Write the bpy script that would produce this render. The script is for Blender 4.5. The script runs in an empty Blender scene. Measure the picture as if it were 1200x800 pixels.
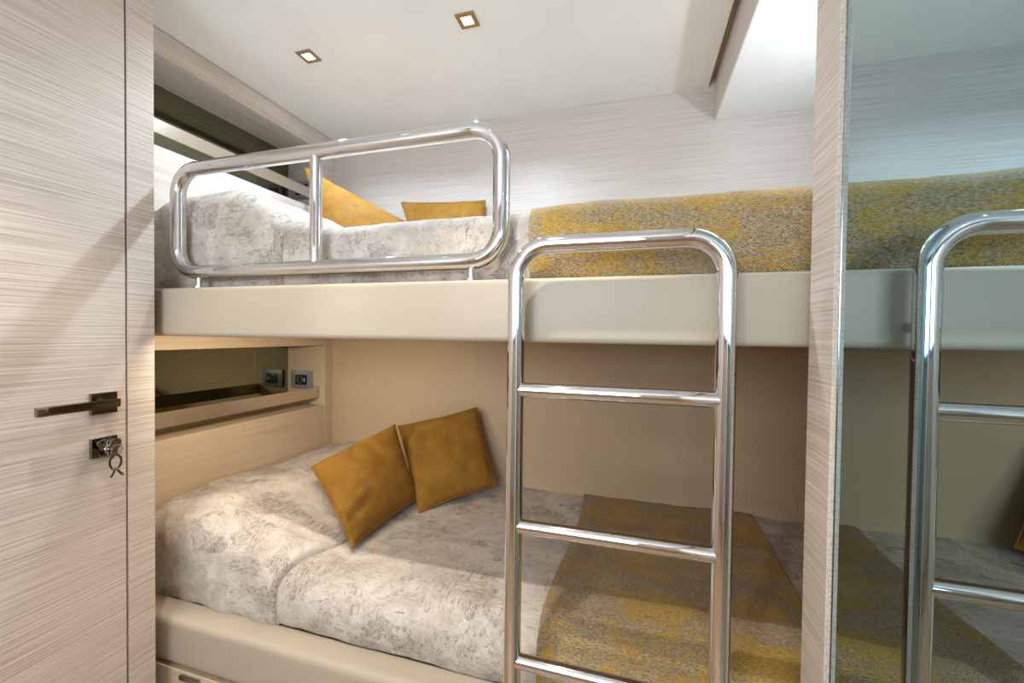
import bpy, bmesh, math, random
from mathutils import Vector, Matrix, noise
import numpy as np

C = bpy.context.scene.collection
ZC = 1.15            # camera height above the floor; all shapes below are laid out relative to the camera
PI = math.pi
V = Vector

# ------------------------------------------------------------------ helpers
def bm_obj(name, bm, mat, parent=None, smooth=True, origin=None, auto=40):
    me = bpy.data.meshes.new(name)
    bmesh.ops.recalc_face_normals(bm, faces=bm.faces)
    if origin is None:
        origin = V(parent['_o']) if parent is not None else V((0, 0, 0))
    bmesh.ops.translate(bm, verts=bm.verts, vec=-V(origin))
    bm.to_mesh(me); bm.free()
    if mat: me.materials.append(mat)
    o = bpy.data.objects.new(name, me); C.objects.link(o)
    if smooth:
        for p in me.polygons: p.use_smooth = True
        try: me.set_sharp_from_angle(angle=math.radians(auto))
        except Exception: pass
    o['_o'] = list(origin)
    if parent is not None:
        o.parent = parent
        po = V(parent['_o']); o.location = V(origin) - po
    else:
        o.location = origin
    return o

def thing(name, label, cat, loc, group=None):
    o = bpy.data.objects.new(name, None); C.objects.link(o)
    o.location = loc; o['_o'] = list(loc); o.empty_display_size = .05
    o['label'] = label; o['category'] = cat
    if group: o['group'] = group
    return o

def tag(o, label, cat, group=None, kind=None):
    o['label'] = label; o['category'] = cat
    if group: o['group'] = group
    if kind: o['kind'] = kind
    return o

def struct(o, label=None):
    o['kind'] = 'structure'
    if label: o['label'] = label
    return o

def box(bm, a, b, bev=0, seg=2):
    a = V(a); b = V(b)
    lo = V([min(a[i], b[i]) for i in range(3)]); hi = V([max(a[i], b[i]) for i in range(3)])
    r = bmesh.ops.create_cube(bm, size=1)
    vs = r['verts']
    for v in vs:
        v.co = V([lo[i] + (v.co[i] + .5) * (hi[i] - lo[i]) for i in range(3)])
    if bev:
        es = list({e for v in vs for e in v.link_edges})
        bmesh.ops.bevel(bm, geom=es, offset=bev, segments=seg, profile=.6, affect='EDGES')

def boxes(name, mat, parent, lst, bev=0, **k):
    bm = bmesh.new()
    for a, b in lst: box(bm, a, b, bev)
    return bm_obj(name, bm, mat, parent, **k)

def fillet(pts, r, n=10, closed=False):
    out = []; N = len(pts)
    for i, p in enumerate(pts):
        p = V(p)
        if not closed and i in (0, N - 1): out.append(p); continue
        a = V(pts[i - 1]); b = V(pts[(i + 1) % N])
        da = (a - p).normalized(); db = (b - p).normalized()
        ang = da.angle(db); t = r / math.tan(ang / 2)
        c = p + (da + db).normalized() * (r / math.sin(ang / 2))
        s = p + da * t; e = p + db * t
        u = (s - c); w = (e - c); th = u.angle(w)
        for k in range(n + 1):
            f = k / n
            out.append(c + (u * math.sin((1 - f) * th) + w * math.sin(f * th)) / math.sin(th))
    return out

def tube(bm, pts, r, seg=20, closed=False, caps=True):
    pts = [V(p) for p in pts]; N = len(pts); rings = []
    up = None
    for i, p in enumerate(pts):
        if closed: t = (pts[(i + 1) % N] - pts[i - 1]).normalized()
        elif i == 0: t = (pts[1] - p).normalized()
        elif i == N - 1: t = (p - pts[-2]).normalized()
        else: t = ((pts[i + 1] - p).normalized() + (p - pts[i - 1]).normalized()).normalized()
        if up is None:
            up = V((0, 1, 0)) if abs(t.y) < .9 else V((1, 0, 0))
        up = (up - t * up.dot(t)).normalized(); s = t.cross(up)
        rings.append([bm.verts.new(p + (up * math.cos(2 * PI * k / seg) + s * math.sin(2 * PI * k / seg)) * r) for k in range(seg)])
    M = N if closed else N - 1
    for i in range(M):
        A = rings[i]; B = rings[(i + 1) % N]
        for k in range(seg):
            bm.faces.new((A[k], A[(k + 1) % seg], B[(k + 1) % seg], B[k]))
    if not closed and caps:
        bm.faces.new(rings[0][::-1]); bm.faces.new(rings[-1])

def tube_obj(name, mat, parent, pts, r, seg=20, closed=False, **k):
    bm = bmesh.new(); tube(bm, pts, r, seg, closed)
    return bm_obj(name, bm, mat, parent, **k)

# ------------------------------------------------------------------ materials
def new_mat(name):
    m = bpy.data.materials.new(name); m.use_nodes = True
    nt = m.node_tree; b = nt.nodes['Principled BSDF']
    return m, nt, b

def lin(c):  # sRGB 0-255 -> linear
    return tuple(((x / 255) / 12.92 if x / 255 <= .04045 else ((x / 255 + .055) / 1.055) ** 2.4) for x in c) + (1,)

def plain(name, rgb, rough=.5, metal=0, spec=.5, coat=0):
    m, nt, b = new_mat(name)
    b.inputs['Base Color'].default_value = lin(rgb); b.inputs['Roughness'].default_value = rough
    b.inputs['Metallic'].default_value = metal; b.inputs['Specular IOR Level'].default_value = spec
    b.inputs['Coat Weight'].default_value = coat
    return m

def N(nt, t, **k):
    n = nt.nodes.new(t)
    for a, v in k.items():
        if a in n.inputs: n.inputs[a].default_value = v
        else: setattr(n, a, v)
    return n

def coords(nt, scale):
    tc = N(nt, 'ShaderNodeTexCoord'); mp = N(nt, 'ShaderNodeMapping')
    mp.inputs['Scale'].default_value = scale
    nt.links.new(tc.outputs['Object'], mp.inputs['Vector'])
    return mp.outputs['Vector']

def noise_tex(nt, vec, scale=1, detail=3, rough=.5, dist=0):
    n = N(nt, 'ShaderNodeTexNoise'); n.inputs['Scale'].default_value = scale
    n.inputs['Detail'].default_value = detail; n.inputs['Roughness'].default_value = rough
    n.inputs['Distortion'].default_value = dist
    nt.links.new(vec, n.inputs['Vector']); return n.outputs['Fac']

def ramp(nt, fac, stops):
    r = N(nt, 'ShaderNodeValToRGB'); e = r.color_ramp.elements
    while len(e) > 1: e.remove(e[-1])
    e[0].position = stops[0][0]; e[0].color = stops[0][1]
    for p, c in stops[1:]:
        x = e.new(p); x.color = c
    nt.links.new(fac, r.inputs['Fac']); return r.outputs['Color']

def grey(v): return (v, v, v, 1)

def mixc(nt, fac, a, b, mode='MIX'):
    m = N(nt, 'ShaderNodeMix'); m.data_type = 'RGBA'; m.blend_type = mode
    for s, v in ((m.inputs[0], fac), (m.inputs[6], a), (m.inputs[7], b)):
        if isinstance(v, (tuple, float, int)): s.default_value = v
        else: nt.links.new(v, s)
    return m.outputs[2]

def math_n(nt, op, a, b=None):
    m = N(nt, 'ShaderNodeMath'); m.operation = op
    for i, v in enumerate((a, b)):
        if v is None: continue
        if isinstance(v, (float, int)): m.inputs[i].default_value = v
        else: nt.links.new(v, m.inputs[i])
    return m.outputs[0]

def bump(nt, b, h, strength, dist=.001):
    n = N(nt, 'ShaderNodeBump'); n.inputs['Strength'].default_value = strength
    n.inputs['Distance'].default_value = dist
    nt.links.new(h, n.inputs['Height']); nt.links.new(n.outputs['Normal'], b.inputs['Normal'])

def veneer(name, axis, light, dark, fine=260, contrast=1, rough=.45, bmp=.5):
    """ribbed wood veneer, grain running along axis ('x','y' or 'z')"""
    m, nt, b = new_mat(name)
    f = fine; s = 3.0
    sc = {'x': (s, f, f), 'y': (f, s, f), 'z': (f, f, s)}[axis]
    sc2 = {'x': (1.3, 26, 26), 'y': (26, 1.3, 26), 'z': (26, 26, 1.3)}[axis]
    a = noise_tex(nt, coords(nt, sc), 1, 2, .5, .1)
    c = noise_tex(nt, coords(nt, sc2), 1, 3, .6, .4)
    fac = math_n(nt, 'ADD', math_n(nt, 'MULTIPLY', a, .86), math_n(nt, 'MULTIPLY', c, .14))
    lo = .5 - .13 / contrast; hi = .5 + .13 / contrast
    col = ramp(nt, fac, [(lo, lin(dark)), (.5, lin([(l * .62 + d * .38) for l, d in zip(light, dark)])), (hi, lin(light))])
    nt.links.new(col, b.inputs['Base Color'])
    b.inputs['Roughness'].default_value = rough; b.inputs['Specular IOR Level'].default_value = .35
    bump(nt, b, a, bmp, .0012)
    return m

VL, VD = (212, 199, 187), (184, 168, 154)
ven_y = veneer('veneer_grain_y', 'y', VL, VD)
ven_x = veneer('veneer_grain_x', 'x', VL, VD)
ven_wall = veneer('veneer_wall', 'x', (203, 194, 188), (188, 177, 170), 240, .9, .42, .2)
ven_box = veneer('veneer_smooth_y', 'y', (210, 190, 164), (198, 177, 150), 90, .8, .45, .15)
ven_boxu = veneer('veneer_pale_y', 'y', (218, 208, 198), (200, 188, 176), 60, .8, .45, .15)
ven_boxx = veneer('veneer_smooth_x', 'x', (210, 190, 164), (198, 177, 150), 90, .8, .45, .15)

def leather(name, rgb, rough=.5):
    m, nt, b = new_mat(name)
    h = noise_tex(nt, coords(nt, (1, 1, 1)), 420, 3, .6)
    c = noise_tex(nt, coords(nt, (1, 1, 1)), 5, 2, .5)
    nt.links.new(mixc(nt, c, lin([x * .97 for x in rgb]), lin([min(255, x * 1.02) for x in rgb])), b.inputs['Base Color'])
    b.inputs['Roughness'].default_value = rough; b.inputs['Specular IOR Level'].default_value = .35
    bump(nt, b, h, .12, .0006)
    return m

m_fascia = leather('bunk_leather', (182, 169, 150), .42)
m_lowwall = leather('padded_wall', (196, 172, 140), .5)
m_ceil = leather('ceiling_lacquer', (238, 236, 233), .55)
m_box = leather('bulkhead_lacquer', (242, 242, 242), .5)
m_boxside = leather('bulkhead_side', (214, 204, 194), .5)
m_gap = plain('shadow_gap', (186, 160, 134), .7)
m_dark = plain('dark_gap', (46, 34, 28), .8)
m_chrome = plain('chrome', (226, 226, 228), .045, 1)
m_chrome2 = plain('lever_chrome', (150, 138, 126), .12, 1)
m_steel = plain('satin_steel', (170, 164, 158), .22, 1)
m_rail = plain('polished_rail', (206, 192, 176), .2, .75)
m_plastic = plain('socket_frame', (150, 154, 164), .35, .25)
m_black = plain('black_plastic', (16, 20, 28), .3)
m_rubber = plain('black_cord', (22, 20, 20), .6)
m_brass = plain('lamp_trim', (186, 164, 138), .2, .9)

def mirror_mat(name, rgb, rough=.0):
    m, nt, b = new_mat(name)
    b.inputs['Metallic'].default_value = 1; b.inputs['Roughness'].default_value = rough
    n = noise_tex(nt, coords(nt, (1, 1, 1)), 3, 1, .5)
    nt.links.new(mixc(nt, n, lin(rgb), lin([x * .985 for x in rgb])), b.inputs['Base Color'])
    b.inputs['Specular IOR Level'].default_value = .5
    return m
m_mirror = mirror_mat('tinted_mirror', (176, 202, 210))
m_mirror2 = mirror_mat('bronze_mirror', (138, 140, 118))

def emit(name, rgb, s):
    m, nt, b = new_mat(name)
    b.inputs['Base Color'].default_value = (0, 0, 0, 1)
    b.inputs['Emission Color'].default_value = lin(rgb); b.inputs['Emission Strength'].default_value = s
    return m
m_lamp = emit('lamp_lens', (255, 240, 222), 6)

def blocks(nt, vec, dist=.0):
    vo = N(nt, 'ShaderNodeTexVoronoi'); vo.distance = 'CHEBYCHEV'; vo.inputs['Scale'].default_value = 1
    nt.links.new(vec, vo.inputs['Vector'])
    sp = N(nt, 'ShaderNodeSeparateColor'); nt.links.new(vo.outputs['Color'], sp.inputs[0]); return sp.outputs[0]

def warp(nt, vec, scale, amt):
    wob = N(nt, 'ShaderNodeTexNoise'); wob.inputs['Scale'].default_value = scale; wob.inputs['Detail'].default_value = 4
    nt.links.new(vec, wob.inputs['Vector'])
    vm = N(nt, 'ShaderNodeVectorMath'); vm.operation = 'MULTIPLY_ADD'
    nt.links.new(wob.outputs['Color'], vm.inputs[0]); vm.inputs[1].default_value = (amt,) * 3; nt.links.new(vec, vm.inputs[2])
    return vm.outputs[0]

def scaled(nt, vec, sc):
    vm = N(nt, 'ShaderNodeVectorMath'); vm.operation = 'MULTIPLY'
    nt.links.new(vec, vm.inputs[0]); vm.inputs[1].default_value = sc; return vm.outputs[0]

# velvet
def velvet(name, rgb, dk):
    m, nt, b = new_mat(name)
    c = noise_tex(nt, coords(nt, (1, 1, 1)), 14, 4, .6, .6)
    f = noise_tex(nt, coords(nt, (1, 1, 1)), 600, 2, .5)
    nt.links.new(ramp(nt, c, [(.3, lin(dk)), (.7, lin(rgb))]), b.inputs['Base Color'])
    b.inputs['Roughness'].default_value = .75; b.inputs['Specular IOR Level'].default_value = .15
    b.inputs['Sheen Weight'].default_value = .35; b.inputs['Sheen Roughness'].default_value = .35
    b.inputs['Sheen Tint'].default_value = lin((255, 214, 140))
    bump(nt, b, f, .2, .0005)
    return m
m_velvet = velvet('mustard_velvet', (156, 114, 48), (132, 92, 34))
m_velvet_u = m_velvet

# distressed duvet print
def duvet_mat():
    """cream cloth printed with worn plaster-like patches, short scratches and cracked blocks"""
    m, nt, b = new_mat('distressed_linen')
    base = lin((208, 198, 186)); mid = lin((168, 156, 143)); dk = lin((116, 103, 92))
    v = coords(nt, (1, 1, 1))
    cell = blocks(nt, scaled(nt, warp(nt, v, 30, .035), (11, 15, 15)))
    big = noise_tex(nt, v, 6.0, 4, .6, .4)
    area_ = math_n(nt, 'ADD', math_n(nt, 'MULTIPLY', big, .72), math_n(nt, 'MULTIPLY', cell, .24))
    patch = ramp(nt, area_, [(.46, grey(0)), (.56, grey(1))])
    sx = noise_tex(nt, coords(nt, (26, 150, 150)), 1, 5, .75, 1.2)
    sy = noise_tex(nt, coords(nt, (150, 26, 90)), 1, 5, .75, 1.2)
    sel = ramp(nt, cell, [(.48, grey(0)), (.52, grey(1))])
    scr = mixc(nt, sel, sx, sy)
    thr = math_n(nt, 'SUBTRACT', scr, math_n(nt, 'MULTIPLY', math_n(nt, 'SUBTRACT', 1, patch), .085))
    m1 = ramp(nt, thr, [(.49, grey(0)), (.55, grey(1))])
    vo = N(nt, 'ShaderNodeTexVoronoi'); vo.feature = 'DISTANCE_TO_EDGE'; vo.inputs['Scale'].default_value = 1
    nt.links.new(scaled(nt, warp(nt, v, 40, .03), (13, 17, 17)), vo.inputs['Vector'])
    edge = ramp(nt, vo.outputs['Distance'], [(.0, grey(1)), (.035, grey(0))])
    ck = math_n(nt, 'MULTIPLY', edge, ramp(nt, noise_tex(nt, v, 16, 3, .6), [(.46, grey(0)), (.56, grey(1))]))
    wash = noise_tex(nt, v, 11, 6, .75, .6)
    c0 = mixc(nt, ramp(nt, wash, [(.42, grey(0)), (.66, grey(.8))]), base, mid)
    c0 = mixc(nt, math_n(nt, 'MULTIPLY', patch, .35), c0, mid)
    c1 = mixc(nt, math_n(nt, 'MULTIPLY', m1, .62), c0, dk)
    c2 = mixc(nt, math_n(nt, 'MULTIPLY', ck, .28), c1, dk)
    nt.links.new(c2, b.inputs['Base Color'])
    b.inputs['Roughness'].default_value = .85; b.inputs['Specular IOR Level'].default_value = .15
    b.inputs['Sheen Weight'].default_value = .15
    h = math_n(nt, 'ADD', math_n(nt, 'MULTIPLY', m1, -.6), noise_tex(nt, v, 700, 2, .5))
    bump(nt, b, h, .3, .0012)
    return m
m_duvet = duvet_mat()

def throw_mat():
    m, nt, b = new_mat('gold_jacquard')
    v = coords(nt, (1, 1, 1))
    # fine diagonal weave
    w1 = N(nt, 'ShaderNodeTexWave'); w1.wave_type = 'BANDS'; w1.bands_direction = 'DIAGONAL'
    w1.inputs['Scale'].default_value = 150; w1.inputs['Distortion'].default_value = 5; w1.inputs['Detail'].default_value = 2
    nt.links.new(coords(nt, (1, 1.3, 1.2)), w1.inputs['Vector'])
    fl = noise_tex(nt, coords(nt, (160, 420, 420)), 1, 2, .6)
    weave = math_n(nt, 'ADD', math_n(nt, 'MULTIPLY', w1.outputs['Fac'], .28), math_n(nt, 'MULTIPLY', fl, .72))
    base = ramp(nt, weave, [(.36, lin((88, 68, 42))), (.62, lin((194, 174, 140)))])
    gold = ramp(nt, weave, [(.34, lin((140, 104, 34))), (.64, lin((204, 166, 80)))])
    # patches, streaked along x with blocky stops
    big = noise_tex(nt, coords(nt, (8, 12, 12)), 1, 2, .5, .3)
    st = noise_tex(nt, coords(nt, (30, 190, 190)), 1, 3, .7, .5)
    cell = blocks(nt, scaled(nt, warp(nt, v, 26, .03), (9, 13, 13)))
    mk0 = math_n(nt, 'ADD', math_n(nt, 'MULTIPLY', big, .30), math_n(nt, 'MULTIPLY', st, .62))
    mk0 = math_n(nt, 'ADD', mk0, math_n(nt, 'MULTIPLY', cell, .16))
    mk = ramp(nt, mk0, [(.505, grey(0)), (.60, grey(.95))])
    col = mixc(nt, mk, base, gold)
    nt.links.new(col, b.inputs['Base Color'])
    b.inputs['Roughness'].default_value = .7; b.inputs['Specular IOR Level'].default_value = .25
    b.inputs['Sheen Weight'].default_value = .1
    bump(nt, b, weave, .5, .0015)
    return m
m_throw = throw_mat()

# ------------------------------------------------------------------ room constants (metres, relative to the camera)
XD, XM, XH, XF = -1.2, .276, -1.42, .62        # door wall, mirror wall, headboard, foot wall
YF, YB = .82, 1.70
YU = .80                              # bunk front, back wall
ZCE, ZFL = .925, -ZC
YR = -1.35                                      # rear of the cabin
PL, PR = .774, .778                             # rear faces of the two posts

# floor
def floor_mat():
    m, nt, b = new_mat('teak_floor')
    br = N(nt, 'ShaderNodeTexBrick'); br.inputs['Scale'].default_value = 1
    br.inputs['Brick Width'].default_value = 1.2; br.inputs['Row Height'].default_value = .12; br.inputs['Mortar Size'].default_value = .002
    br.inputs['Color1'].default_value = lin((168, 136, 104)); br.inputs['Color2'].default_value = lin((150, 118, 88)); br.inputs['Mortar'].default_value = lin((60, 45, 35))
    nt.links.new(coords(nt, (1, 1, 1)), br.inputs['Vector'])
    g = noise_tex(nt, coords(nt, (3, 60, 60)), 1, 4, .6)
    nt.links.new(mixc(nt, .35, br.outputs['Color'], ramp(nt, g, [(.3, lin((120, 92, 66))), (.7, lin((190, 158, 122)))])), b.inputs['Base Color'])
    b.inputs['Roughness'].default_value = .4
    return m
struct(boxes('floor', floor_mat(), None, [((-1.75, YR - .1, ZFL - .06), (.72, YB + .06, ZFL))], smooth=False))

# ceiling panels
struct(boxes('ceiling', m_ceil, None, [((XH + .002, YR, ZCE), (.246, YB, ZCE + .018))], smooth=False))
struct(boxes('ceiling_upper', m_gap, None, [((-1.75, YR - .1, ZCE + .03), (.72, YB + .06, ZCE + .07))], smooth=False))
# drop box over the right side
bm = bmesh.new(); box(bm, (.272, -.9, .80), (.70, YB - .001, ZCE + .029)); struct(bm_obj('ceiling_bulkhead', bm, m_box, smooth=False))
bm = bmesh.new(); box(bm, (.2685, -.9, .7995), (.2718, YB - .002, ZCE + .028)); struct(bm_obj('trim_1', bm, m_boxside, smooth=False))

# back walls
bm = bmesh.new(); box(bm, (-1.75, YB, -.03), (.72, YB + .05, ZCE + .03)); struct(bm_obj('wall_back', bm, ven_wall, smooth=False))
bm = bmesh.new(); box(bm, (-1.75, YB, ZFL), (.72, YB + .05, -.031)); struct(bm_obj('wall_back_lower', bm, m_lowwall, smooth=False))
# head end wall behind the niches, and foot wall
bm = bmesh.new(); box(bm, (-1.75, PL + .001, ZFL), (-1.66, YB - .001, ZCE + .03)); struct(bm_obj('wall_head_end', bm, ven_box, smooth=False))
bm = bmesh.new(); box(bm, (XF, PR, -.03), (.70, YB - .001, .799)); struct(bm_obj('wall_foot_end', bm, ven_wall, smooth=False))
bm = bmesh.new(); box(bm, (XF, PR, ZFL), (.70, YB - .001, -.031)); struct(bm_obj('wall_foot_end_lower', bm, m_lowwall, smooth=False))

# left wall (door wall), post and return
YD0, YD1 = -.10, .7105
bm = bmesh.new(); box(bm, (XD - .05, .7145, ZFL), (XD, PL, ZCE + .03)); struct(bm_obj('trim_2', bm, ven_y, smooth=False), 'veneered door post')
bm = bmesh.new(); box(bm, (-1.75, PL - .03, ZFL), (XD - .051, PL, ZCE + .03)); struct(bm_obj('wall_left_return', bm, ven_x, smooth=False))
bm = bmesh.new(); box(bm, (XD - .06, YR, ZFL), (XD, YD0 - .004, ZCE + .03)); box(bm, (XD - .06, YD0 - .004, ZFL + 2.06), (XD, .7105, ZCE + .03))
struct(bm_obj('wall_left', bm, ven_y, smooth=False))
bm = bmesh.new(); box(bm, (XD - .07, .7055, ZFL), (XD - .012, .7145, ZCE + .03)); struct(bm_obj('trim_3', bm, m_dark, smooth=False), 'dark gap beside the door')
# door
door = thing('door_1', 'pale ribbed veneer cabin door', 'door', (XD, .3, ZFL)); del door['category']; door['kind'] = 'structure'
bm = bmesh.new(); box(bm, (XD - .04, YD0, ZFL + .008), (XD, YD1, ZFL + 2.055), .0015, 1); bm_obj('door_panel', bm, ven_y, door, smooth=False)
# lever handle: square rose, neck, flat lever
h = boxes('door_handle', m_chrome2, door, [((XD, .637, -.199), (XD + .010, .687, -.149))], .001, smooth=False)
bm = bmesh.new(); tube(bm, [(XD + .009, .662, -.172), (XD + .045, .662, -.172)], .0085, 18); box(bm, (XD + .036, .530, -.181), (XD + .048, .672, -.162), .0012)
l = bm_obj('lever', bm, m_chrome2, h, auto=30); l['label'] = 'flat chrome lever'
lp = boxes('lock_plate', m_chrome2, door, [((XD, .637, -.300), (XD + .010, .687, -.254))], .001, smooth=False)
tube_obj('lock_cylinder', m_chrome, lp, [(XD + .01, .662, -.277), (XD + .016, .662, -.277)], .0095, 24)
# keys hanging in the lock
kr = thing('key_ring', 'small bunch of keys with black looped fob hanging from the door lock', 'keys', (XD + .02, .662, -.277))
def key(cy, rot, x):
    bm = bmesh.new()
    g = []
    for k in range(24):
        a = 2 * PI * k / 24
        g.append((math.copysign(abs(math.cos(a)) ** .6, math.cos(a)) * .011, math.copysign(abs(math.sin(a)) ** .6, math.sin(a)) * .012))
    hole = [(math.cos(2 * PI * k / 24) * .0032, .006 + math.sin(2 * PI * k / 24) * .0032) for k in range(24)]
    for side in (0, 1):
        pass
    rows = []
    for X_ in (x, x + .0022):
        rows.append(([bm.verts.new((X_, p[0], p[1])) for p in g], [bm.verts.new((X_, p[0], p[1])) for p in hole]))
    for k in range(24):
        k2 = (k + 1) % 24
        for o_, i_ in rows: bm.faces.new((o_[k], o_[k2], i_[k2], i_[k]))
        for q in (0, 1): bm.faces.new((rows[0][q][k], rows[0][q][k2], rows[1][q][k2], rows[1][q][k]))
    box(bm, (x, -.0035, -.034), (x + .002, .0035, -.011))
    for k in range(4): box(bm, (x, .0030, -.032 + k * .005), (x + .002, .0055, -.0295 + k * .005))
    bmesh.ops.rotate(bm, verts=bm.verts, cent=(0, 0, 0), matrix=Matrix.Rotation(rot, 3, 'X'))
    bmesh.ops.translate(bm, verts=bm.verts, vec=(0, cy[0], cy[1]))
    return bm
bm_obj('key', key((.653, -.268), .35, XD + .021), m_chrome, kr, smooth=False)
bm_obj('key', key((.672, -.270), -.25, XD + .027), m_chrome, kr, smooth=False)
bm = bmesh.new(); tube(bm, [(XD + .014, .662, -.277), (XD + .024, .662, -.277)], .003, 10); bm_obj('key_shank', bm, m_chrome, kr)
def circ(c, r, n=28, ax='x', sq=1):
    return [(c[0], c[1] + r * math.cos(2 * PI * k / n), c[2] + sq * r * math.sin(2 * PI * k / n)) for k in range(n)]
tube_obj('ring', m_steel, kr, circ((XD + .025, .667, -.283), .0125), .0009, 8, True)
tube_obj('ring', m_steel, kr, circ((XD + .029, .674, -.284), .011), .0009, 8, True)
bm = bmesh.new()
tube(bm, circ((XD + .030, .671, -.313), .0115, 28, 'x', 1.45), .0021, 10, True)
tube(bm, [(XD + .030, .671, -.328), (XD + .031, .666, -.338), (XD + .031, .661, -.347)], .0022, 10)
tube(bm, [(XD + .030, .671, -.328), (XD + .031, .677, -.337), (XD + .031, .684, -.346)], .0022, 10)
fb = bm_obj('fob', bm, m_rubber, kr); fb['label'] = 'black cord loop'
bm = bmesh.new(); tube(bm, [(XD + .030, .664, -.327), (XD + .030, .678, -.331)], .0036, 12); tube(bm, [(XD + .031, .681, -.342), (XD + .031, .685, -.348)], .0032, 12)
bm_obj('clasp', bm, m_steel, fb)

# right wall: post, tinted mirror
bm = bmesh.new(); box(bm, (.2690, .6945, ZFL), (.32, PR, .7985), .0008, 1); struct(bm_obj('trim_4', bm, None, smooth=False), 'veneered post right of the bunks')
post = bpy.data.objects['trim_4']; post.data.materials.append(ven_y)
bm = bmesh.new(); box(bm, (.321, PR - .03, ZFL), (.70, PR, .7985)); struct(bm_obj('wall_right_return', bm, ven_x, smooth=False))
mr = thing('wall_mirror', 'tall tinted mirror panel on the right wall reflecting bunks and ladder', 'mirror', (.28, .3, ZFL + .02))
bm = bmesh.new(); box(bm, (XM, .05, ZFL + .03), (XM + .006, .692, .798)); bm_obj('glass', bm, m_mirror, mr, smooth=False)
bm = bmesh.new(); box(bm, (XM - .0008, .6923, ZFL + .02), (XM + .010, .6942, .7985)); bm_obj('edge_strip', bm, m_steel, mr, smooth=False)
bm = bmesh.new(); box(bm, (XM + .0065, .049, ZFL + .02), (XM + .028, .6935, .7985)); bm_obj('backing', bm, m_dark, mr, smooth=False)
bm = bmesh.new(); box(bm, (XM, YR, ZFL), (XM + .06, .048, .7985)); struct(bm_obj('wall_right', bm, ven_y, smooth=False))
# rear wall with a window
bm = bmesh.new()
box(bm, (-1.3, YR - .06, ZFL), (.36, YR, -.05)); box(bm, (-1.3, YR - .06, .62), (.36, YR, ZCE + .03))
box(bm, (-1.3, YR - .06, -.05), (-1.0, YR, .62)); box(bm, (.05, YR - .06, -.05), (.36, YR, .62))
struct(bm_obj('wall_rear', bm, ven_x, smooth=False))
bm = bmesh.new()
for a, b_ in (((-1.02, YR - .05, -.07), (.07, YR + .012, -.03)), ((-1.02, YR - .05, .60), (.07, YR + .012, .64)), ((-1.02, YR - .05, -.03), (-.98, YR + .012, .60)), ((.03, YR - .05, -.03), (.07, YR + .012, .60))):
    box(bm, a, b_, .004)
struct(bm_obj('window_1', bm, m_steel, smooth=False))

# ------------------------------------------------------------------ headboard shelf units
def headboard(z_top, z_soff, z_shelf, z_bot, rail, mat, matx, label, sock_z, front_band):
    t = thing('headboard_shelf', label, 'headboard', (XH - .1, 1.2, z_bot), 'wall shelves at the head of the bunks')
    Y0, Y1 = .80, 1.648
    bm = bmesh.new()
    box(bm, (XH - .02, Y0, z_bot), (XH, Y1 - .0015, z_shelf), .002)          # front panel
    bm_obj('panel', bm, mat, t, smooth=False)
    bm = bmesh.new(); box(bm, (-1.635, Y0, z_shelf - .018), (XH - .0205, Y1, z_shelf - .001)); bm_obj('shelf', bm, mat, t, smooth=False)
    bm = bmesh.new()
    box(bm, (XH - .02, Y1, z_bot), (XH + .002, YB - .001, z_top), .0015)      # stile at back
    box(bm, (XH - .02, Y0, z_soff), (XH + .002, Y1 - .0005, z_top), .0015)    # head rail
    bm_obj('frame', bm, mat, t, smooth=False)
    bm = bmesh.new(); box(bm, (-1.65, Y0, z_soff + front_band), (XH - .0205, Y1, z_soff + front_band + .012)); bm_obj('niche_top', bm, mat, t, smooth=False)
    bm = bmesh.new(); box(bm, (-1.65, Y1 + .001, z_shelf - .018), (XH - .0205, Y1 + .014, z_top)); bm_obj('end_panel', bm, matx, t, smooth=False)
    bm = bmesh.new(); box(bm, (-1.643, Y0, z_shelf), (-1.636, Y1, z_soff + front_band)); g = bm_obj('mirror', bm, m_mirror2, t, smooth=False); g['label'] = 'bronze tinted mirror back'
    bm = bmesh.new(); box(bm, (-1.455, Y0 + .01, rail[0]), (-1.449, Y1, rail[1]), .001); g = bm_obj('rail', bm, m_rail, t, smooth=False); g['label'] = 'polished retaining rail'
    # outlet on the end wall
    cx = (-1.61 - 1.485) / 2; z0, z1 = sock_z; zc = (z0 + z1) / 2
    s = boxes('power_outlet', m_plastic, t, [((-1.61, Y1 - .009, z0), (-1.485, Y1 + .001, z1))], .003)
    s['label'] = 'grey framed power outlet'
    sb = boxes('socket_insert', m_black, s, [((cx - .034, Y1 - .0115, zc - .024), (cx + .034, Y1 - .0085, zc + .024))], .002)
    bm = bmesh.new()
    pts = [(cx - .006 + .016 * math.cos(a), Y1 - .0122, zc + .016 * math.sin(a)) for a in [2 * PI * k / 24 for k in range(24)]]
    tube(bm, pts, .0013, 8, True)
    for dx in (-.013, .001): tube(bm, [(cx + dx, Y1 - .0112, zc), (cx + dx, Y1 - .0128, zc)], .002, 8)
    bm_obj('socket_ring', bm, m_plastic, s)
    bm = bmesh.new(); box(bm, (cx + .017, Y1 - .013, zc - .010), (cx + .024, Y1 - .011, zc + .008), .001); bm_obj('switch', bm, plain('switch_white', (210, 215, 220), .3), s)
    return t
headboard(-.019, -.064, -.348, -.80, (-.315, -.265), ven_box, ven_boxx, 'wooden headboard with shelf niche and outlet above the lower bunk pillow', (-.277, -.190), .0)
headboard(.924, .846, .567, .10, (.617, .662), ven_boxu, ven_wall, 'pale headboard with shelf niche above the upper bunk pillow', (.640, .722), .02)

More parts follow.
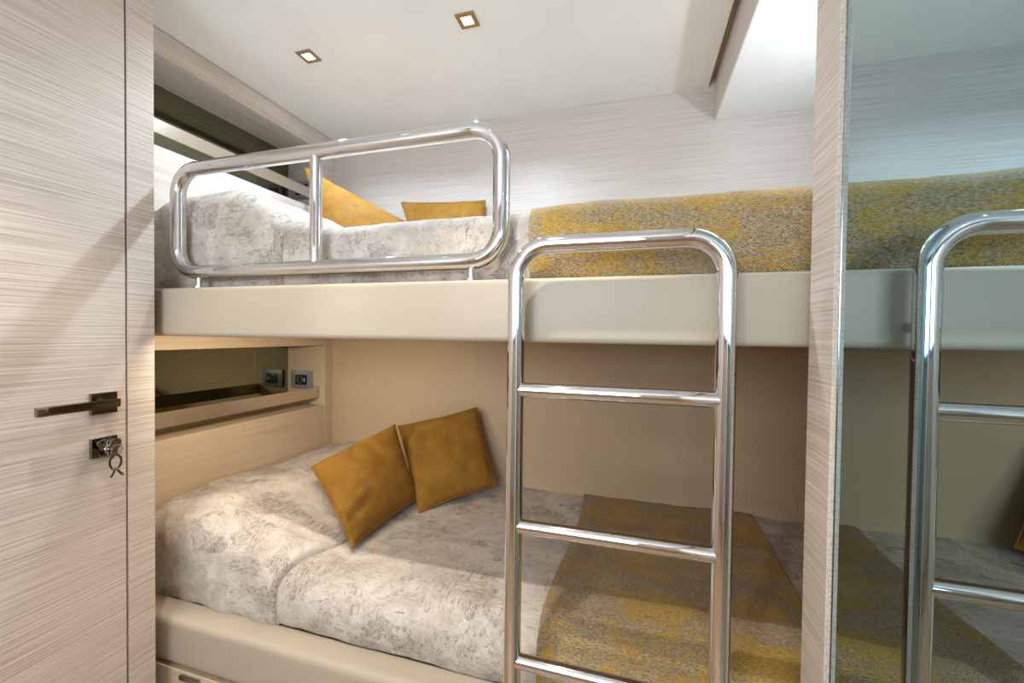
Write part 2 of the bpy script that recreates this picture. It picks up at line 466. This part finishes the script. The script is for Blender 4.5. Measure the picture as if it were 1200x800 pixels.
# ------------------------------------------------------------------ bunks
ub = thing('upper_bunk', 'upper bunk shelf with smooth beige padded front board', 'bunk bed', (-.4, 1.2, -.03))
bm = bmesh.new(); box(bm, (-1.415, YU, -.0165), (.615, YF + .052, .1115), .012, 4); bm_obj('front_board', bm, m_fascia, ub, auto=60)
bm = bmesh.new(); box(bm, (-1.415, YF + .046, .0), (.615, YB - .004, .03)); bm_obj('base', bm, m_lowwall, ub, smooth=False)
lb = thing('lower_bunk', 'lower bunk box with beige padded front ledge', 'bunk bed', (-.4, 1.2, ZFL))
bm = bmesh.new(); box(bm, (-1.415, YF, -.925), (.615, YF + .08, -.795), .022, 5); bm_obj('front_ledge', bm, m_fascia, lb, auto=60)
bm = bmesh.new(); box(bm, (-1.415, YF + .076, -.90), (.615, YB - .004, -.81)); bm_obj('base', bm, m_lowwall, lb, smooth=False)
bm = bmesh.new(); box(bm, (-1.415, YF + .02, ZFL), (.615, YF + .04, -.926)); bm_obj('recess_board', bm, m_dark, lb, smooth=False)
for xa, xb in ((-1.41, -.742), (-.738, -.062), (-.058, .612)):
    d = boxes('drawer', ven_boxx, lb, [((xa, YF + .002, ZFL + .06), (xb, YF + .019, -.934))], .002, smooth=False)
    xc = xa + .27 if xa < -1 else (xa + xb) / 2
    boxes('pull', m_steel, d, [((xc - .035, YF - .006, -.952), (xc + .035, YF + .003, -.940))], .001, smooth=False)

# ------------------------------------------------------------------ bedding
def nz(p, s, seed=0): return noise.noise(V(p) * s + V((seed * 7.3, seed * 3.1, seed)))

def smooth01(t): t = max(0, min(1, t)); return t * t * (3 - 2 * t)

def bed_point(X, s, topf, yf, yb, zb, r):
    """s 0..1 runs from the wall, over the top, round the front edge, down to the ledge. Returns point, outward normal (y,z)"""
    zt = topf(X, yf + r)
    L1 = yb - yf - r; L2 = PI / 2 * r * 1.0; L3 = max(.001, zt - r - zb); L = L1 + L2 + L3
    d = s * L
    if d <= L1:
        Y = yb - d
        return V((X, Y, topf(X, Y))), V((0, 0, 1))
    d -= L1
    if d <= L2:
        a = d / L2 * PI / 2
        return V((X, yf + r - r * math.sin(a), zt - r + r * math.cos(a))), V((0, -math.sin(a), math.cos(a)))
    d -= L2
    return V((X, yf, zt - r - d)), V((0, -1, 0))

def bedding(name, mat, xl, xr, topf, yf, yb, zb, r, nx, ns, wr=.004, seed=1, inset=True, offset=0, front_in=0.02, s_end=1.0, hem=0.0, side=.035):
    """closed soft slab. xl/xr: functions of s giving the left and right edge"""
    bm = bmesh.new(); rows = []
    for j in range(ns + 1):
        s = j / ns * s_end; row = []
        a, b = xl(s), xr(s)
        for i in range(nx + 1):
            # cosine spacing towards the ends
            u = i / nx; u = u + (-.13 * math.sin(2 * PI * u)) ; X = a + (b - a) * u
            p, n = bed_point(X, s, topf, yf, yb, zb, r)
            e = min(X - a, b - X)
            rd = 0
            if inset and e < side:
                rd = (side - math.sqrt(max(0, side * side - (side - e) ** 2))) * 1.15
            w = wr * (nz(p, 5, seed) * 1.6 + nz(p, 14, seed + 2) * .6 + nz((p.x, p.y, p.z), 34, seed + 5) * .2)
            # vertical creases on the drop
            if n.y < -.3:
                w += wr * .9 * nz((p.x * 18, p.z * 4, 0), 1, seed + 9) * -n.y
                low = max(0, (p.z - zb)); w -= front_in * math.exp(-low / .022) 
                if hem: p.z += hem * (nz((p.x * 9, 0, 0), 1, seed + 4)) * math.exp(-low / .02)
            q = p + n * (w - rd + offset)
            if q.y > yb: q.y = yb
            row.append(bm.verts.new(q))
        rows.append(row)
    for j in range(ns):
        for i in range(nx):
            bm.faces.new((rows[j][i], rows[j][i + 1], rows[j + 1][i + 1], rows[j + 1][i]))
    return bm, rows

def close_slab(bm, rows, zb, yb):
    """adds end walls and a bottom, so that the slab is a solid"""
    ns = len(rows) - 1; nx = len(rows[0]) - 1
    for i in (0, nx):
        base = [bm.verts.new((rows[j][i].co.x, rows[j][i].co.y, zb)) for j in range(ns + 1)]
        if i == 0: b0 = base
        else: b1 = base
        for j in range(ns):
            bm.faces.new((rows[j][i], rows[j + 1][i], base[j + 1], base[j]))
    for j in range(ns):
        bm.faces.new((b0[j], b1[j], b1[j + 1], b0[j + 1]))
    bm.faces.new([rows[0][i] for i in range(nx + 1)] + [b1[0], b0[0]])
    bmesh.ops.remove_doubles(bm, verts=bm.verts, dist=1e-5)

K = lambda v: (lambda s: v)

def bunk_bedding(dz, low):
    zt = -.655 + dz                       # duvet top
    zb = (-.797 if low else .114)
    yf = .878
    def tdv(X, Y):
        z = zt + .010 * math.exp(-((Y - 1.25) / .35) ** 2) * 0
        z += .012 * smooth01((X + .9) / -.1) 
        if X < -.75: z += .018 * smooth01((-.75 - X) / .12)
        if not low: z += .012 * smooth01((1.0 - Y) / .2) 
        return z
    def tpl(X, Y):
        # pillow ridge running the bunk's width at the headboard
        if low:
            pk = .088 + .022 * math.exp(-((X + 1.22) / .14) ** 2)
            f = smooth01((-.80 - X) / .42) ** .75
            z = zt + pk * f + .022
            z += .010 * math.exp(-((Y - 1.0) / .18) ** 2) * f
            z -= .02 * smooth01((Y - 1.45) / .25)*0
        else:
            pk = .100 + .02 * math.exp(-((X + 1.15) / .16) ** 2)
            f = smooth01((-.84 - X) / .26) ** .7
            z = zt + pk * f + .018 - .03 * smooth01((-1.30 - X) / .12)
        return z
    def seam(s): return (-.845 - .085 * smooth01((s - .62) / .3)) if low else (-.875 - .03 * smooth01((s - .62) / .3))
    r = .085 if low else .05
    # foot part
    bm, rows = bedding('duvet', m_duvet, seam, K(.612), tdv, yf, 1.695, zb, r, 110, 70, .0045, 3 if low else 8, front_in=.016, hem=.003, side=.022)
    close_slab(bm, rows, zb, 1.695)
    d = bm_obj('duvet', bm, m_duvet, None, origin=(-.1, 1.28, zb), auto=70)
    tag(d, 'pale duvet with worn grey print on the %s bunk beside the pillow' % ('lower' if low else 'upper'), 'duvet', 'patterned duvets')
    # covered pillow end
    rp = .11 if low else .085
    bm, rows = bedding('pillow', m_duvet, K(-1.414), lambda s: seam(s) + .010, tpl, yf - .006, 1.695, zb - .004, rp, 60, 70, .010, 12 if low else 17, front_in=.012, hem=.004, side=.014)
    close_slab(bm, rows, zb, 1.695)
    p = bm_obj('bed_pillow', bm, m_duvet, None, origin=(-1.13, 1.28, zb), auto=70)
    tag(p, 'wide plump pillow in worn grey print against the %s headboard' % ('lower' if low else 'upper'), 'pillow', 'patterned bed pillows')
    # throw
    if low:
        xl = lambda s: -.188 + .010 * math.sin(s * 6) ; xr = lambda s: .408 + .006 * math.sin(s * 5 + 1)
    else:
        xl = lambda s: -.222 + .004 * math.sin(s * 7); xr = lambda s: .375
    bm, rows = bedding('throw', m_throw, xl, xr, tdv, yf, 1.693, zb, r, 70, 90, .0055, 21 if low else 26, inset=False, offset=.007 if low else .010, front_in=.014, hem=.004)
    t = bm_obj('throw_blanket', bm, m_throw, None, origin=(.1, 1.28, zb), auto=70)
    so = t.modifiers.new('solid', 'SOLIDIFY'); so.thickness = .004; so.offset = 0
    tag(t, 'gold and taupe woven throw laid across the %s bunk' % ('lower' if low else 'upper'), 'throw blanket', 'gold throws across the bunks')
bunk_bedding(0, True)
bunk_bedding(.928, False)

def cushion(corners, T, label, seed, group, pinch=.045, crease=0, bulge_dir=1):
    """corners: TL, TR, BR, BL (world)"""
    TL, TR, BR, BL = [V(c) for c in corners]
    nrm = (TR - TL).cross(BL - TL).normalized()
    if nrm.y > 0: nrm = -nrm
    M = 44; bm = bmesh.new(); grids = []
    for side in (1, -1):
        g = []
        for j in range(M + 1):
            row = []
            v = j / M * 2 - 1
            for i in range(M + 1):
                u = i / M * 2 - 1
                uu = u * (1 - pinch * (1 - v * v)); vv = v * (1 - pinch * (1 - u * u))
                a = (uu + 1) / 2; b = (vv + 1) / 2
                p = (TL * (1 - a) + TR * a) * (1 - b) + (BL * (1 - a) + BR * a) * b
                e = (1 - u * u) * (1 - v * v)
                hgt = T * max(0, e) ** .42
                w = .006 * nz(p, 9, seed) + .003 * nz(p, 24, seed + 1)
                if crease:
                    # radiating tucks by the lower corner, as where a cushion folds under its own weight
                    cu, cv = u + .55, v - .62
                    w += crease * math.exp(-(cv * 12 + 1.5 * cu) ** 2) * math.exp(-(cu * 2.2) ** 2) * -1
                    w += crease * .8 * math.exp(-(cv * 13 + 2.4 + 2.2 * cu) ** 2) * math.exp(-(cu * 2.4) ** 2)
                row.append(bm.verts.new(p + nrm * side * (hgt + w * min(1, e * 4)) + nrm * w * .5))
            g.append(row)
        for j in range(M):
            for i in range(M):
                f = (g[j][i], g[j][i + 1], g[j + 1][i + 1], g[j + 1][i])
                bm.faces.new(f if side == 1 else f[::-1])
        grids.append(g)
    bmesh.ops.remove_doubles(bm, verts=bm.verts, dist=.0006)
    c = (BL + BR) / 2
    o = bm_obj('cushion', bm, m_velvet, None, origin=c, auto=80)
    # stitched seam bead round the edge
    pts = []
    n = 30
    def edge_pt(u, v):
        uu = u * (1 - pinch * (1 - v * v)); vv = v * (1 - pinch * (1 - u * u))
        a = (uu + 1) / 2; b = (vv + 1) / 2
        return (TL * (1 - a) + TR * a) * (1 - b) + (BL * (1 - a) + BR * a) * b
    for (u0, v0), (u1, v1) in (((-1, -1), (1, -1)), ((1, -1), (1, 1)), ((1, 1), (-1, 1)), ((-1, 1), (-1, -1))):
        for k in range(n):
            f = k / n; pts.append(edge_pt(u0 + (u1 - u0) * f, v0 + (v1 - v0) * f))
    bm = bmesh.new(); tube(bm, pts, .0022, 8, True)
    s = bm_obj('seam', bm, m_velvet, o)
    tag(o, label, 'cushion', group)
    return o
G = 'mustard velvet cushions on the bunks'
def P(x, y, Y):  # pixel of the photograph -> point at depth Y, used to place the cushion corners
    return ray(x, y) * (Y / ray(x, y).y)
# camera rotation solved from the vanishing points of the photograph
_f = 486.9384
def _d(px, py): return V((px - 600, -(py - 400), -_f))
_X = -_d(-1048, 371).normalized(); _Y = _d(744, 393).normalized(); _Y = (_Y - _X * _X.dot(_Y)).normalized(); _Z = _X.cross(_Y)
RM = Matrix((_X, _Y, _Z))
def ray(px, py): return RM @ _d(px, py)

cushion([P(364, 547, 1.20), P(463, 497, 1.46), P(490, 583, 1.40), P(412, 641, 1.03)], .055, 'mustard velvet cushion leaning on the lower bunk pillow, left one of the lower pair', 2, G, crease=.007)
cushion([P(466, 499, 1.60), P(559, 477, 1.655), P(581, 568, 1.58), P(491, 601, 1.35)], .045, 'mustard velvet cushion propped against the lower bunk back wall', 5, G)
cushion([P(357, 195, 1.42), P(474, 259, 1.33), P(452, 330, 1.19), P(378, 300, 1.22)], .055, 'mustard velvet cushion tilted behind the guard rail on the upper bunk', 9, G, pinch=.06)
cushion([P(470, 237, 1.66), P(569, 235, 1.672), P(572, 300, 1.60), P(486, 306, 1.58)], .04, 'mustard velvet cushion against the upper back wall, only its top edge showing', 12, G, pinch=.05)

# ------------------------------------------------------------------ guard rail and ladder
gx0, gx1, gz0, gz1, gy = -1.212, -.276, .157, .437, .842
gr = thing('guard_rail', 'chrome tube guard rail standing on the upper bunk edge', 'guard rail', ((gx0 + gx1) / 2, gy, .113))
tube_obj('frame', m_chrome, gr, fillet([(gx0, gy, gz0), (gx1, gy, gz0), (gx1, gy, gz1), (gx0, gy, gz1)], .068, 12, True), .0185, 28, True)
tube_obj('mid_bar', m_chrome, gr, [(-.752, gy, gz0), (-.752, gy, gz1)], .0145, 24)
for x in (-1.134, -.343):
    bm = bmesh.new(); tube(bm, [(x, gy, .1125), (x, gy, .150)], .008, 18); tube(bm, [(x, gy, .1125), (x, gy, .118)], .014, 20)
    bm_obj('foot', bm, m_chrome, gr)

lx0, lx1, ly = -.2155, .1435, .755
ld = thing('ladder', 'chrome tube ladder with round rungs hooked on the bunk front', 'ladder', ((lx0 + lx1) / 2, ly, ZFL))
tube_obj('side_rail', m_chrome, ld, fillet([(lx0, ly, ZFL + .01), (lx0, ly, .165), (lx1, ly, .165), (lx1, ly, ZFL + .01)], .062, 12), .0165, 28)
for k in range(4):
    z = -.105 - .2587 * k
    bm = bmesh.new(); tube(bm, [(lx0 + .008, ly, z), (lx1 - .008, ly, z)], .0138, 24)
    bm_obj('rung', bm, m_chrome, ld)
for x in (lx0, lx1):
    tube_obj('mounting_stud', m_chrome, ld, [(x, ly + .01, .018), (x, YU + .001, .018)], .0075, 16)
    bm = bmesh.new(); tube(bm, [(x, ly, ZFL), (x, ly, ZFL + .03)], .019, 20); bm_obj('foot_cap', bm, m_rubber, ld)

# ------------------------------------------------------------------ downlights
def downlight(x, y, label, power=14, color=(1, .88, .74), cone=150, blend=.6):
    t = thing('downlight', label, 'ceiling light', (x, y, ZCE), 'square recessed downlights')
    z = ZCE; h = .029
    bm = bmesh.new()
    for a, b_ in (((x - h, y - h), (x + h, y - h + .013)), ((x - h, y + h - .013), (x + h, y + h)), ((x - h, y - h + .013), (x - h + .013, y + h - .013)), ((x + h - .013, y - h + .013), (x + h, y + h - .013))):
        box(bm, (a[0], a[1], z - .004), (b_[0], b_[1], z - .0002))
    bm_obj('trim_ring', bm, m_brass, t, smooth=False)
    bm = bmesh.new(); box(bm, (x - .016, y - .016, z - .0022), (x + .016, y + .016, z - .0004)); bm_obj('lens', bm, m_lamp, t, smooth=False)
    bm = bmesh.new(); 
    for a, b_ in (((x - .008, y - .009), (x + .012, y - .0065)), ((x - .0105, y - .009), (x - .008, y + .012))):
        box(bm, (a[0], a[1], z - .0032), (b_[0], b_[1], z - .0022))
    bm_obj('reflector_edge', bm, m_dark, t, smooth=False)
    if power:
        L = bpy.data.lights.new('downlight_lamp', 'SPOT'); L.energy = power; L.color = color
        L.spot_size = math.radians(cone); L.spot_blend = blend; L.shadow_soft_size = .012
        lo = bpy.data.objects.new('downlight_lamp', L); C.objects.link(lo); lo.location = (0, 0, -.012); lo.parent = t
    return t
downlight(-1.066, 1.157, 'square recessed downlight in the ceiling, nearer the headboard wall', 16, (.74, .88, 1))
downlight(-.489, 1.151, 'square recessed downlight in the ceiling, nearer the top centre', 17, (.74, .88, 1))
downlight(-.31, .44, 'square recessed downlight over the ladder side of the cabin', 27, (1, .94, .86), 72, .35)
downlight(-.82, .44, 'square recessed downlight over the door side of the cabin', 22, (1, .92, .82), 66, .5)
downlight(-.42, -.55, 'square recessed downlight towards the rear window', 12, (1, .93, .84))

# reading lamp on the foot wall of the upper bunk
rl = thing('reading_lamp', 'small reading lamp on the foot wall of the upper bunk', 'lamp', (XF, 1.1, .56))
bm = bmesh.new(); box(bm, (XF - .012, 1.06, .52), (XF, 1.14, .60), .003); bm_obj('back_plate', bm, m_steel, rl)
bm = bmesh.new(); tube(bm, [(XF - .012, 1.1, .56), (XF - .055, 1.1, .56)], .018, 20); bm_obj('lamp_head', bm, m_steel, rl)

def area(name, loc, size, energy, color, rot, sy=None, shape='RECTANGLE'):
    L = bpy.data.lights.new(name, 'AREA'); L.energy = energy; L.color = color; L.shape = shape
    L.size = size; L.size_y = sy or size
    o = bpy.data.objects.new(name, L); C.objects.link(o); o.location = loc; o.rotation_euler = rot
    return o
L = bpy.data.lights.new('reading_light', 'POINT'); L.energy = 3.9; L.color = (.72, .88, 1); L.shadow_soft_size = .015
o = bpy.data.objects.new('reading_light', L); C.objects.link(o); o.location = (XF - .075, 1.1, .555)
# daylight through the rear window
area('window_daylight', (-.475, YR - .005, .285), 1.0, 20, (.80, .91, 1), (PI / 2 + math.radians(14), 0, 0), .62)

# added fill light and strip under the upper bunk, brightening the lower headboard
bm = bmesh.new(); box(bm, (-1.20, .925, -.0155), (-.80, .950, -.0005), .002); us = bm_obj('fill_strip', bm, m_steel, ub, smooth=False)
ul = area('under_bunk_fill', (-1.0, .9375, -.018), .38, 2.3, (1, .86, .66), (0, 0, 0), .02)
ul.rotation_euler = V((-.38, .45, -.6)).to_track_quat('-Z', 'Y').to_euler()
# world
w = bpy.data.worlds.new('World'); bpy.context.scene.world = w; w.use_nodes = True
w.node_tree.nodes['Background'].inputs[0].default_value = (.55, .72, 1, 1); w.node_tree.nodes['Background'].inputs[1].default_value = 1.5

# ------------------------------------------------------------------ camera
cam = bpy.data.cameras.new('Camera'); co = bpy.data.objects.new('Camera', cam); C.objects.link(co)
cam.sensor_width = 36; cam.lens = 36 * _f / 1200; cam.clip_start = .01
co.matrix_world = RM.to_4x4()
bpy.context.scene.camera = co

# lift everything so that the floor is at z = 0
for o in list(bpy.context.scene.objects):
    if o.parent is None: o.location.z += ZC
for o in bpy.context.scene.objects:
    if '_o' in o: del o['_o']

sc = bpy.context.scene
sc.view_settings.view_transform = 'Standard'; sc.view_settings.look = 'None'
sc.view_settings.gamma = 1; sc.view_settings.use_curve_mapping = False
sc.view_settings.exposure = 0.48
